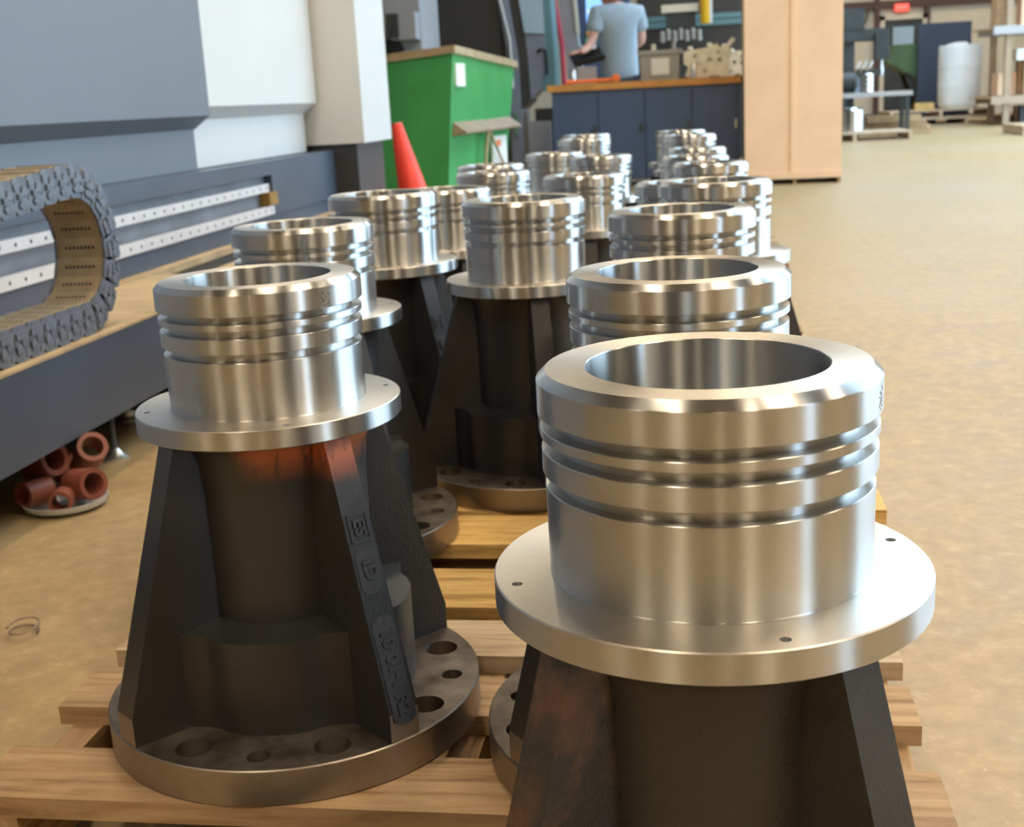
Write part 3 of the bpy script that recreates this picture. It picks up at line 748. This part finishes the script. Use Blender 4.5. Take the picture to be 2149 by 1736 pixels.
# things on the bench
hm = T('mallet', 'orange dead-blow mallet lying on the bench', 'mallet', (-.95, 11.82, BT + .001))
bm = bmesh.new(); tube(bm, [(-.26, -.02, .022), (-.1, 0, .022), (.16, .02, .024)], [.022, .016, .018], 12); O('handle', finish(bm, 'handle', 'orange', 40), hm)
bm = bmesh.new(); lathe(bm, [(0, -.065), (.034, -.065), (.036, -.05), (.030, -.03), (.030, .03), (.036, .05), (.034, .065), (0, .065)], 24, M4=Matrix.Translation((.19, .02, .037)) @ Matrix.Rotation(R(90), 4, 'X'))
O('mallet_head', finish(bm, 'mallet_head', 'orange', 40), hm)
bn = T('storage_bin', 'grey lidded plastic bin with white label on the bench', 'bin', (-.365, 11.98, BT))
bm = bmesh.new(); v = bx(bm, -.165, .165, -.12, .12, 0, .225)
for q in v[4:]: q.co.x *= 1.1; q.co.y *= 1.1
O('bin_body', finish(bm, 'bin_body', 'bin_grey', None, .012, 2), bn)
O('bin_lid', box_me('bin_lid', -.20, .20, -.15, .15, .225, .262, 'bin_grey', .008), bn)
O('bin_label', box_me('bin_label', -.075, .085, -.136, -.12, .045, .19, 'paper', 0), bn, label='blank-looking white paper label')
for x in (-.19, .17): O('bin_clip', box_me('bin_clip', x, x + .022, -.03, .03, .12, .23, 'charcoal'), bn)
for k, (x, y, rr, L, lab) in enumerate([(-.42, 11.95, .02, .10, 'small tan part lying on the bin lid, left one'), (-.24, 12.0, .018, .12, 'small grey fitting standing on the bin lid, right one')]):
    bm = bmesh.new(); lathe(bm, [(0, 0), (rr * 1.3, 0), (rr * 1.3, .01), (rr, .014), (rr, L * .5), (rr * .6, L * .55), (0, L * .55)], 16)
    O('small_fitting', finish(bm, 'small_fitting', 'cream' if k == 0 else 'bin_grey', 30), None, (x, y, BT + .262), (0, 0, 0), lab, 'fitting')
def alu_block(loc, rz, s, lab):
    t = T('alloy_housing', lab, 'machine part', loc, rz)
    prof = [(-.20, .02), (-.17, .10), (-.21, .13), (-.21, .235), (-.06, .255), (.0, .262), (.05, .285), (.09, .285), (.11, .262), (.19, .262), (.215, .20), (.19, .12), (.20, .05), (.14, .0), (.06, .035), (.0, .0), (-.12, .0)]
    bm = bmesh.new(); prism(bm, [(a * s, b * s) for a, b in prof], 'y', -.10, .10); me = finish(bm, 'body', 'cast_alu', None, .008, 2)
    cb = bmesh.new()
    for x, z, r in ((.02, .155, .024), (.105, .15, .020), (.10, .215, .014), (-.11, .19, .022), (-.02, .06, .016), (-.07, .12, .012)):
        lathe(cb, [(0, -.2), (r * s, -.2), (r * s, -.04), (0, -.04)], 18, M4=Matrix.Translation((x * s, 0, z * s)) @ Matrix.Rotation(-PI / 2, 4, 'X'))
    me = cut(me, finish(cb, 'c', 'hole')); O('body', me, t)
    bm = bmesh.new(); tube(bm, [(.17 * s, 0, .25 * s), (.24 * s, .02, .33 * s)], .018, 10); O('spigot', finish(bm, 'spigot', 'cast_alu', 40), t)
    for x in (-.15, .02, .15):
        bm = bmesh.new(); lathe(bm, [(0, 0), (.022, 0), (.022, .02), (.014, .03), (0, .03)], 14); O('boss', finish(bm, 'boss', 'cast_alu', 30), t, (x * s, 0, (.25 if x < 0 else .275 if x < .1 else .255) * s))
    return t
alu_block((.06, 11.95, BT), 0, 1.0, 'large cream alloy housing with bolt holes beside the grey bin')
alu_block((.27, 12.25, BT), R(12), .8, 'smaller grey alloy housing behind the cream one')
bm = bmesh.new(); lathe(bm, [(0, 0), (.022, 0), (.022, .12), (.018, .13), (0, .13)], 20)
cy = finish(bm, 'steel_slug', 'chrome', 30)
O('steel_slug', cy, None, (-1.17, 12.05, BT), (0, 0, 0), 'shiny upright steel cylinder at the left end of the bench', 'steel part')
O('steel_slug', cy, None, (-.06, 11.77, BT), (0, 0, 0), 'bright steel pin upright before the cream housing', 'steel part')
bm = bmesh.new(); bx(bm, -.09, .09, -.06, .06, 0, .16); O('tool_box', finish(bm, 'tool_box', 'mid_grey', None, .01, 2), None, (-1.06, 12.25, BT), (0, 0, R(10)), 'small grey box on the bench behind the mallet', 'box')

# ================================================================== person behind the bench
def person():
    px, py = -.80, 13.05
    L = lambda *a: tuple(a)
    V = [(0, 0, .93), (0, .01, 1.15), (-.01, .0, 1.36), (-.02, -.02, 1.49), (-.05, -.02, 1.57), (-.08, -.02, 1.66), (-.10, -.02, 1.76),   # pelvis..head 0-6
         (-.19, -.08, 1.47), (-.25, -.12, 1.24), (-.31, -.25, 1.17), (-.36, -.32, 1.15),          # left arm 7-10
         (.17, .05, 1.47), (.22, .10, 1.22), (.02, .26, 1.15), (-.14, .28, 1.15),                 # right arm 11-14
         (-.10, 0, .86), (-.11, .0, .48), (-.11, .03, .09), (-.18, -.03, .04),                    # legs
         (.10, 0, .86), (.11, .0, .48), (.11, .03, .09), (.04, -.03, .04)]
    E = [(0, 1), (1, 2), (2, 3), (3, 4), (4, 5), (5, 6), (3, 7), (7, 8), (8, 9), (9, 10), (3, 11), (11, 12), (12, 13), (13, 14),
         (0, 15), (15, 16), (16, 17), (17, 18), (0, 19), (19, 20), (20, 21), (21, 22)]
    Rr = [(.15, .11), (.14, .10), (.16, .11), (.12, .09), .055, .085, .078, .062, .045, .036, .030, .062, .045, .036, .030, .085, .058, .045, .035, .085, .058, .045, .035]
    body = O('person', skin('person_body', V, E, Rr, 'skin', 0), None, (px, py, -.005), (0, 0, R(8)), 'person in a light blue T-shirt behind the bench holding a black tray', 'person')
    S_ = [(0, 0, .84), (0, 0, .98), (0, .01, 1.15), (-.01, .0, 1.34), (-.02, -.02, 1.48), (-.045, -.02, 1.545), (-.19, -.08, 1.475), (-.235, -.11, 1.30), (.17, .05, 1.475), (.21, .085, 1.30)]
    SE = [(0, 1), (1, 2), (2, 3), (3, 4), (4, 5), (4, 6), (6, 7), (4, 8), (8, 9)]
    SR = [(.195, .15), (.19, .145), (.18, .135), (.20, .14), (.15, .115), .068, .095, .080, .095, .080]
    O('shirt', skin('shirt', S_, SE, SR, 'shirt', 0), body, label='light blue short-sleeved shirt')
    Tv = [(0, 0, .93), (-.10, 0, .84), (-.11, 0, .48), (-.11, .03, .08), (.10, 0, .84), (.11, 0, .48), (.11, .03, .08)]
    O('trousers', skin('trousers', Tv, [(0, 1), (1, 2), (2, 3), (0, 4), (4, 5), (5, 6)], [(.17, .13), .115, .085, .075, .115, .085, .075], 'denim', 0), body)
    O('hair', skin('hair', [(-.07, .0, 1.70), (-.08, 0, 1.79), (-.11, -.02, 1.83)], [(0, 1), (1, 2)], [.088, .092, .07], 'hair', 0), body)
    # face: eyes, nose, ears
    bm = bmesh.new()
    prism(bm, [(-.012, 1.70), (.012, 1.70), (.005, 1.745), (-.005, 1.745)], 'x', -.205, -.16)
    O('nose', finish(bm, 'nose', 'skin', 60, .004, 2), body)
    for s in (-1, 1):
        bm = bmesh.new(); bmesh.ops.create_icosphere(bm, subdivisions=2, radius=.012, matrix=Matrix.Translation((-.172, -.02 + s * .03, 1.745))); O('eye', finish(bm, 'eye', 'ink', 60), body)
        bm = bmesh.new(); bmesh.ops.create_icosphere(bm, subdivisions=2, radius=.03, matrix=Matrix.Translation((-.085, -.02 + s * .085, 1.725)) @ Matrix.Diagonal((.7, .35, 1, 1))); O('ear', finish(bm, 'ear', 'skin', 60), body)
    # hands: palm and five fingers each
    for hx, hy, hz, dx, dy in ((-.37, -.33, 1.145, -.75, -.55), (-.17, .285, 1.15, -.98, -.15)):
        d = Vector((dx, dy, 0)).normalized(); sdw = Vector((-d.y, d.x, 0)); p0 = Vector((hx, hy, hz))
        V2 = [tuple(p0 - d * .03), tuple(p0 + d * .03)]; E2 = [(0, 1)]; R2 = [(.028, .02), (.036, .018)]
        for k, ln in enumerate((.060, .070, .066, .052)):
            b0 = p0 + d * .055 + sdw * (.030 - .020 * k); b1 = b0 + d * ln * .5 + Vector((0, 0, -.006)); b2 = b1 + d * ln * .35 + Vector((0, 0, -.02))
            i = len(V2); V2 += [tuple(b0), tuple(b1), tuple(b2)]; E2 += [(1, i), (i, i + 1), (i + 1, i + 2)]; R2 += [.010, .009, .008]
        t0 = p0 + sdw * .04 + d * .0; t1 = t0 + d * .035 + sdw * .012 + Vector((0, 0, .012)); i = len(V2)
        V2 += [tuple(t0), tuple(t1)]; E2 += [(0, i), (i, i + 1)]; R2 += [.012, .010]
        O('hand', skin('hand', V2, E2, R2, 'skin', 0), body)
    body.scale = (1.10, 1.06, 1.085)
    return body
person()
bm = bmesh.new(); bx(bm, -.15, .15, -.17, .17, -.022, .006); bx(bm, -.16, .16, -.17, -.16, 0, .03); bx(bm, -.16, .16, .16, .17, 0, .03); bx(bm, -.16, -.15, -.17, .17, 0, .03)
O('black_tray', finish(bm, 'black_tray', 'black', None, .003, 1), None, (-1.10, 12.84, 1.19), (R(16), R(-10), R(10)), 'thin black tray held by the person behind the bench', 'tray')
bm = bmesh.new(); bx(bm, -.08, .08, -.05, .05, 0, .05); O('white_cloth', finish(bm, 'white_cloth', 'paper', None, .02, 3), None, (-1.10, 12.92, 1.262), (0, R(-8), R(14)), 'white cloth lying on the black tray', 'cloth')

# ================================================================== machine behind the person
bgm = T('dark_lathe', 'dark lathe housing with teal stripes behind the person and bench', 'machine', (0.0, 15.9, 0))
O('housing', box_me('housing', -.75, 1.2, 0, 1.0, 0, 2.6, 'charcoal', .01), bgm)
for z0, z1 in ((1.565, 1.63), (1.64, 1.70)): O('teal_stripe', box_me('teal_stripe', -.75, 1.2, -.02, .01, z0, z1, 'teal', .004), bgm, label='teal stripe')
O('lower_recess', box_me('lower_recess', -.7, 1.15, -.05, .0, .9, 1.18, 'black', .004), bgm)
tr = T('tool_turret', 'cream capped tool turret with shiny holders behind the bench', 'tool turret', (-.22, 15.35, 0))
O('pedestal', box_me('pedestal', -.14, .14, -.1, .2, 0, 1.45, 'charcoal', .01), tr)
O('turret_cap', box_me('turret_cap', -.215, .205, -.14, .14, 1.70, 1.785, 'cream', .012), tr)
O('turret_neck', box_me('turret_neck', -.17, .17, -.11, .11, 1.50, 1.70, 'far_dark', .01), tr)
for k in range(7):
    bm = bmesh.new(); lathe(bm, [(0, 0), (.03, 0), (.032, .03), (.024, .05), (.03, .09), (.02, .12), (0, .12)], 14)
    O('tool_holder', finish(bm, 'tool_holder', 'bin_grey', 30), tr, (-.21 + .07 * k, -.14, 1.38 + .02 * (k % 2)), (R(20), 0, 0))
yp = T('yellow_post', 'bright yellow guard tube hanging behind the bench', 'post', (.065, 15.2, 0))
bm = bmesh.new(); lathe(bm, [(0, 1.555), (.05, 1.555), (.062, 1.57), (.062, 2.6), (0, 2.6)], 20); O('tube', finish(bm, 'tube', 'yellow', 40), yp)
O('white_edge', box_me('white_edge', .045, .075, -.05, .0, 1.56, 2.6, 'paper', .004), yp)
bm = bmesh.new(); tube(bm, [(0, 0, 2.6), (0, .4, 2.75), (0, .66, 2.6)], .03, 8); O('bracket', finish(bm, 'bracket', 'far_dark', 40), yp)

# ================================================================== tall crate
cr = T('tall_crate', 'tall tan board crate with a vertical seam, right of the bench', 'crate', (.77, 11.2, 0))
O('front_board', box_me('front_board', -.405, -.005, 0, .02, .09, 2.5, 'kraft', .003), cr)
O('front_board', box_me('front_board', .005, .405, .0, .02, .09, 2.5, 'kraft', .003), cr)
O('seam_strip', box_me('seam_strip', -.022, .018, -.010, .0, .09, 2.5, 'kraft', .003), cr, label='raised seam strip')
O('crate_body', box_me('crate_body', -.40, .40, .02, .78, .09, 2.5, 'kraft_d', .003), cr)
O('base_rail', box_me('base_rail', -.41, .41, -.02, .0, .045, .10, 'kraft', .003), cr)
for x in (-.40, .0, .37): O('skid', box_me('skid', x, x + .03, .0, .76, 0, .09, 'wood', .003), cr)

# ================================================================== far right of the hall
def far_pallet(lab, cx, cy, z0, L, D, rz, boards=6):
    t = T('wooden_pallet', lab, 'pallet', (cx, cy, z0), rz, 'pallets on the far floor')
    bd = D / boards
    mb_ = box_me('deck_board', -L / 2, L / 2, -bd * .4, bd * .4, .115, .135, 'wood_pale', .003)
    for k in range(boards): O('deck_board', mb_, t, (0, -D / 2 + bd * (k + .5), 0))
    ms = box_me('stringer', -.022, .022, -D / 2, D / 2, .02, .115, 'wood_pale', .003)
    for k in (-1, 0, 1): O('stringer', ms, t, (k * (L / 2 - .03), 0, 0))
    mo = box_me('bottom_board', -L / 2, L / 2, -.05, .05, 0, .02, 'wood_pale', .003)
    for k in (-1, 0, 1): O('bottom_board', mo, t, (0, k * (D / 2 - .05), 0))
    return t
far_pallet('pale wooden pallet on the floor beside the tall crate', 2.10, 18.9, 0, 1.55, 1.1, R(0))
far_pallet('lower of the two stacked pallets under the white drum', 4.55, 24.2, 0, 1.75, 1.3, R(4))
far_pallet('upper of the two stacked pallets, right under the white drum', 4.15, 24.2, .136, 1.75, 1.2, R(2))
far_pallet('pale pallet at the right edge of the hall floor', 4.95, 18.9, 0, 1.3, 1.2, R(0))
dr = T('plastic_drum', 'white plastic drum standing on stacked pallets', 'drum', (4.53, 24.0, .2715))
bm = bmesh.new(); lathe(bm, [(0, 0), (.30, 0), (.345, .06), (.36, .10), (.36, .38), (.366, .39), (.366, .42), (.36, .43), (.362, .70), (.368, .71), (.368, .74), (.362, .75), (.362, 1.06), (.35, 1.09), (0, 1.09)], 48)
O('drum_body', finish(bm, 'drum_body', 'drum_white', 30), dr)
bm = bmesh.new(); lathe(bm, [(0, 0), (.20, 0), (.17, .035), (.05, .05), (0, .05)], 24); O('cloth_cover', finish(bm, 'cloth_cover', 'paper', 60), dr, (-.06, 0, 1.088), (R(4), R(-6), 0))
pn = T('navy_board', 'navy blue upright board behind the white drum', 'board', (4.40, 25.05, 0))
O('board', box_me('board', -.42, .52, 0, .10, .10, 1.80, 'navy_far', .03), pn)
for x in (-.35, .4): O('foot', box_me('foot', x, x + .06, -.12, .2, 0, .10, 'far_dark', .005), pn)
bk = O('yellow_block', box_me('yellow_block', -.16, .16, -.1, .1, 0, .13, 'wood_yellow', .01), None, (3.92, 23.9, .2715), (0, 0, 0), 'short yellow timber block on the stacked pallets', 'timber')
# old green hopper
gh = T('tilt_hopper', 'old dark green tilting hopper left of the navy board', 'hopper', (3.90, 25.75, 0))
bm = bmesh.new(); prism(bm, [(-.28, 1.46), (.45, 1.46), (.45, .86), (.33, .70), (-.42, 1.14)], 'y', -.45, .45)
O('hopper_body', finish(bm, 'hopper_body', 'far_green', None, .01, 1), gh)
bm = bmesh.new(); prism(bm, [(-.10, .92), (-.02, .96), (.28, .30), (.40, .0), (.20, .0), (.10, .40)], 'y', -.40, -.30); O('rocker', finish(bm, 'rocker', 'far_dark', None, .005, 1), gh)
bm = bmesh.new(); prism(bm, [(-.10, .92), (-.02, .96), (.28, .30), (.40, .0), (.20, .0), (.10, .40)], 'y', .30, .40); O('rocker', finish(bm, 'rocker', 'far_dark', None, .005, 1), gh)
bm = bmesh.new(); prism(bm, [(.10, .86), (.42, .74), (.42, .40), (.30, .42)], 'y', -.3, .3); O('lower_chute', finish(bm, 'lower_chute', 'far_green', None, .005, 1), gh)
O('base', box_me('base', .05, .48, -.42, .42, 0, .06, 'far_dark', .004), gh)
# dark mill
dm = T('milling_machine', 'dark old milling machine left of the green tilting hopper', 'machine', (2.60, 23.4, 0))
O('mill_column', box_me('mill_column', -.35, .05, 0, .5, 0, 2.0, 'far_dark', .02), dm)
O('mill_ram', box_me('mill_ram', -.35, .62, -.1, .35, 1.50, 1.70, 'far_dark', .03), dm)
O('mill_head', box_me('mill_head', .38, .62, -.18, .12, 1.18, 1.62, 'far_dark', .03), dm)
O('motor', box_me('motor', -.2, .2, -.12, .3, 1.70, 2.05, 'far_dark', .05), dm)
O('mill_table', box_me('mill_table', -.40, .45, -.45, .05, .92, 1.02, 'far_dark', .01), dm)
O('knee', box_me('knee', -.15, .25, -.35, .05, .55, .92, 'bluegrey', .02), dm)
O('mill_base', box_me('mill_base', -.40, .45, -.4, .55, 0, .25, 'far_dark', .02), dm)
bm = bmesh.new(); lathe(bm, [(0, 0), (.04, 0), (.05, .12), (.03, .2), (.03, .3), (0, .3)], 14); O('spindle', finish(bm, 'spindle', 'zinc', 30), dm, (.5, -.05, .9))
for k in range(3):
    bm = bmesh.new(); tube(bm, [(.1 * k, -.46, .97), (.1 * k + .04, -.52, 1.05), (.1 * k + .1, -.5, 1.15)], .014, 6); O('crank', finish(bm, 'crank', 'zinc', 40), dm)
# table with polished rings and a steel cylinder
tb = T('steel_table', 'low pale steel table between crate and green hopper', 'table', (2.50, 19.85, 0))
O('table_top', box_me('table_top', -.45, .55, -.3, .3, .60, .66, 'beam_white', .006), tb)
for x in (-.42, .48):
    for y in (-.27, .27): O('leg', box_me('leg', x - .03, x + .03, y - .03, y + .03, 0, .60, 'far_dark', .004), tb)
for k in range(4):
    bm = bmesh.new(); lathe(bm, [(.05, 0), (.09, 0), (.10, .01), (.10, .055), (.09, .066), (.05, .066)], 32, True)
    O('polished_ring', finish(bm, 'polished_ring', 'chrome', 30), None, (2.41, 19.68, .661 + .068 * k), (0, 0, 0),
      'polished steel ring in the stack on the low table, %s' % ('lowest', 'second from below', 'second from above', 'topmost')[k], 'ring', 'stack of polished rings')
bm = bmesh.new(); lathe(bm, [(0, 0), (.16, 0), (.17, .01), (.17, .30), (.15, .33), (.12, .33), (.12, .06), (0, .06)], 40)
O('steel_cylinder', finish(bm, 'steel_cylinder', 'chrome', 30), None, (2.12, 18.95, .1355), (0, 0, 0), 'polished hollow steel cylinder on the pale pallet by the crate', 'steel part')
mo = T('electric_motor', 'grey electric motor standing on the low table by the crate', 'motor', (2.14, 19.95, .661))
bm = bmesh.new(); lathe(bm, [(0, -.16), (.12, -.16), (.14, -.14), (.14, .12), (.10, .16), (0, .16)], 28, M4=Matrix.Translation((0, 0, .16)) @ Matrix.Rotation(PI / 2, 4, 'Y'))
O('motor_body', finish(bm, 'motor_body', 'far_dark', 30), mo); O('motor_foot', box_me('motor_foot', -.12, .12, -.12, .12, 0, .03, 'far_dark', .004), mo)
# brown scrap timber below the table
for k, (x, y, z, L, rz, lab) in enumerate([(2.9, 20.4, 0, 1.1, 8, 'brown plank on the floor below the low table, bottom one'), (2.95, 20.5, .10, .9, -6, 'brown plank lying across the bottom one'), (3.3, 22.0, 0, .8, 20, 'brown crate plank in front of the green tilting hopper'), (2.9, 20.45, .20, .8, 3, 'topmost brown plank of the low heap')]):
    O('scrap_plank', box_me('scrap_plank', -L / 2, L / 2, -.12, .12, 0, .098, 'wood', .006), None, (x, y, z), (0, 0, R(rz)), lab, 'plank')
# pallet rack on the right
rk = T('pallet_rack', 'tall tan pallet rack with pale beam at the far right', 'rack', (5.05, 22.2, 0))
for x, y in ((-.15, 0), (-.15, 1.1), (1.9, .4), (1.9, 1.5)):
    O('upright', box_me('upright', x, x + .10, y, y + .10, 0, 4.6, 'rack', .006), rk)
for z in (.35, 1.45, 2.55):
    for y in (-.02, 1.12):
        b = O('beam', box_me('beam', -.38, 2.2, -.03, .03, 0, .13, 'beam_white' if z == 1.45 else 'rack', .006), rk, (0, y, z)); b.rotation_euler = (0, 0, R(11))
    b = O('shelf_deck', box_me('shelf_deck', -.3, 2.1, .02, 1.1, .09, .11, 'kraft_d', .003), rk, (0, 0, z)); b.rotation_euler = (0, 0, R(11))
items = [(5.05, 22.9, .48, .30, .36, 'kraft', 'brown carton at the left of the lowest rack shelf'), (5.45, 22.75, .48, .40, .55, 'wood', 'tall brown wooden box on the lowest rack shelf'),
         (5.90, 23.0, .48, .4, .34, 'kraft_d', 'dark brown carton at the right of the lowest rack shelf'), (5.30, 22.7, 1.57, .22, .50, 'kraft', 'upright tan carton on the middle rack shelf, left'),
         (5.60, 22.85, 1.57, .24, .62, 'kraft_d', 'upright brown carton on the middle rack shelf, middle'), (5.92, 22.9, 1.57, .22, .44, 'pipe_red', 'reddish box on the middle rack shelf, right'),
         (6.20, 23.0, 1.57, .26, .7, 'kraft', 'tall tan carton at the far end of the middle rack shelf'), (5.30, 22.6, .95, .42, .18, 'paper', 'white bundle on the dark box below the pale beam'),
         (5.40, 22.75, 0.0, .34, .30, 'far_dark', 'black crate on the floor under the rack'), (6.00, 22.9, 0.0, .36, .28, 'kraft_d', 'brown carton on the floor under the rack')]
items += [(4.98, 23.0, 1.57, .26, .80, 'wood', 'tall dark timber box at the left end of the middle rack shelf, behind'), (6.40, 22.95, .48, .36, .62, 'wood', 'brown timber box at the right end of the lowest rack shelf'),
          (6.60, 23.15, 1.57, .30, .55, 'kraft_d', 'brown carton at the right end of the middle rack shelf'), (6.45, 23.42, .48, .34, .85, 'kraft_d', 'tall brown carton at the back of the lowest rack shelf')]
for k, (x, y, z, s_, h_, m_, lab) in enumerate(items):
    if 'white bundle' in lab: z = .48 + .551
    t = T('rack_box', lab, 'box', (x, y, z + .003), R(11 + random.uniform(-5, 5)))
    O('carton', box_me('carton', -s_ / 2, s_ / 2, -s_ / 2, s_ / 2, 0, h_, m_, .01), t)
    O('tape', box_me('tape', -s_ / 2 - .002, s_ / 2 + .002, -.03, .03, h_ * .02, h_ + .002, 'kraft' if m_ != 'kraft' else 'kraft_d', 0), t)
# things on the far wall
ex = T('exit_sign', 'red lit exit sign above the far door', 'sign', (4.37, 29.80, 2.27))
O('sign_box', box_me('sign_box', -.15, .15, 0, .06, 0, .16, 'exit', .01), ex)
tx = O('sign_text', text_me('EXIT', .12, .004, 'paper'), ex, (0, -.004, .08), (PI / 2, 0, 0))
wbk = T('wall_bracket', 'dark red wall bracket left of the far door', 'bracket', (3.55, 29.85, 2.05))
bm = bmesh.new(); prism(bm, [(-.14, .32), (.14, .32), (.06, 0), (-.06, 0)], 'y', -.12, 0); O('bracket_plate', finish(bm, 'bracket_plate', 'girt', None, .006, 1), wbk)
O('bracket_lamp', box_me('bracket_lamp', -.03, .03, -.15, -.12, .08, .24, 'cream', .005), wbk)
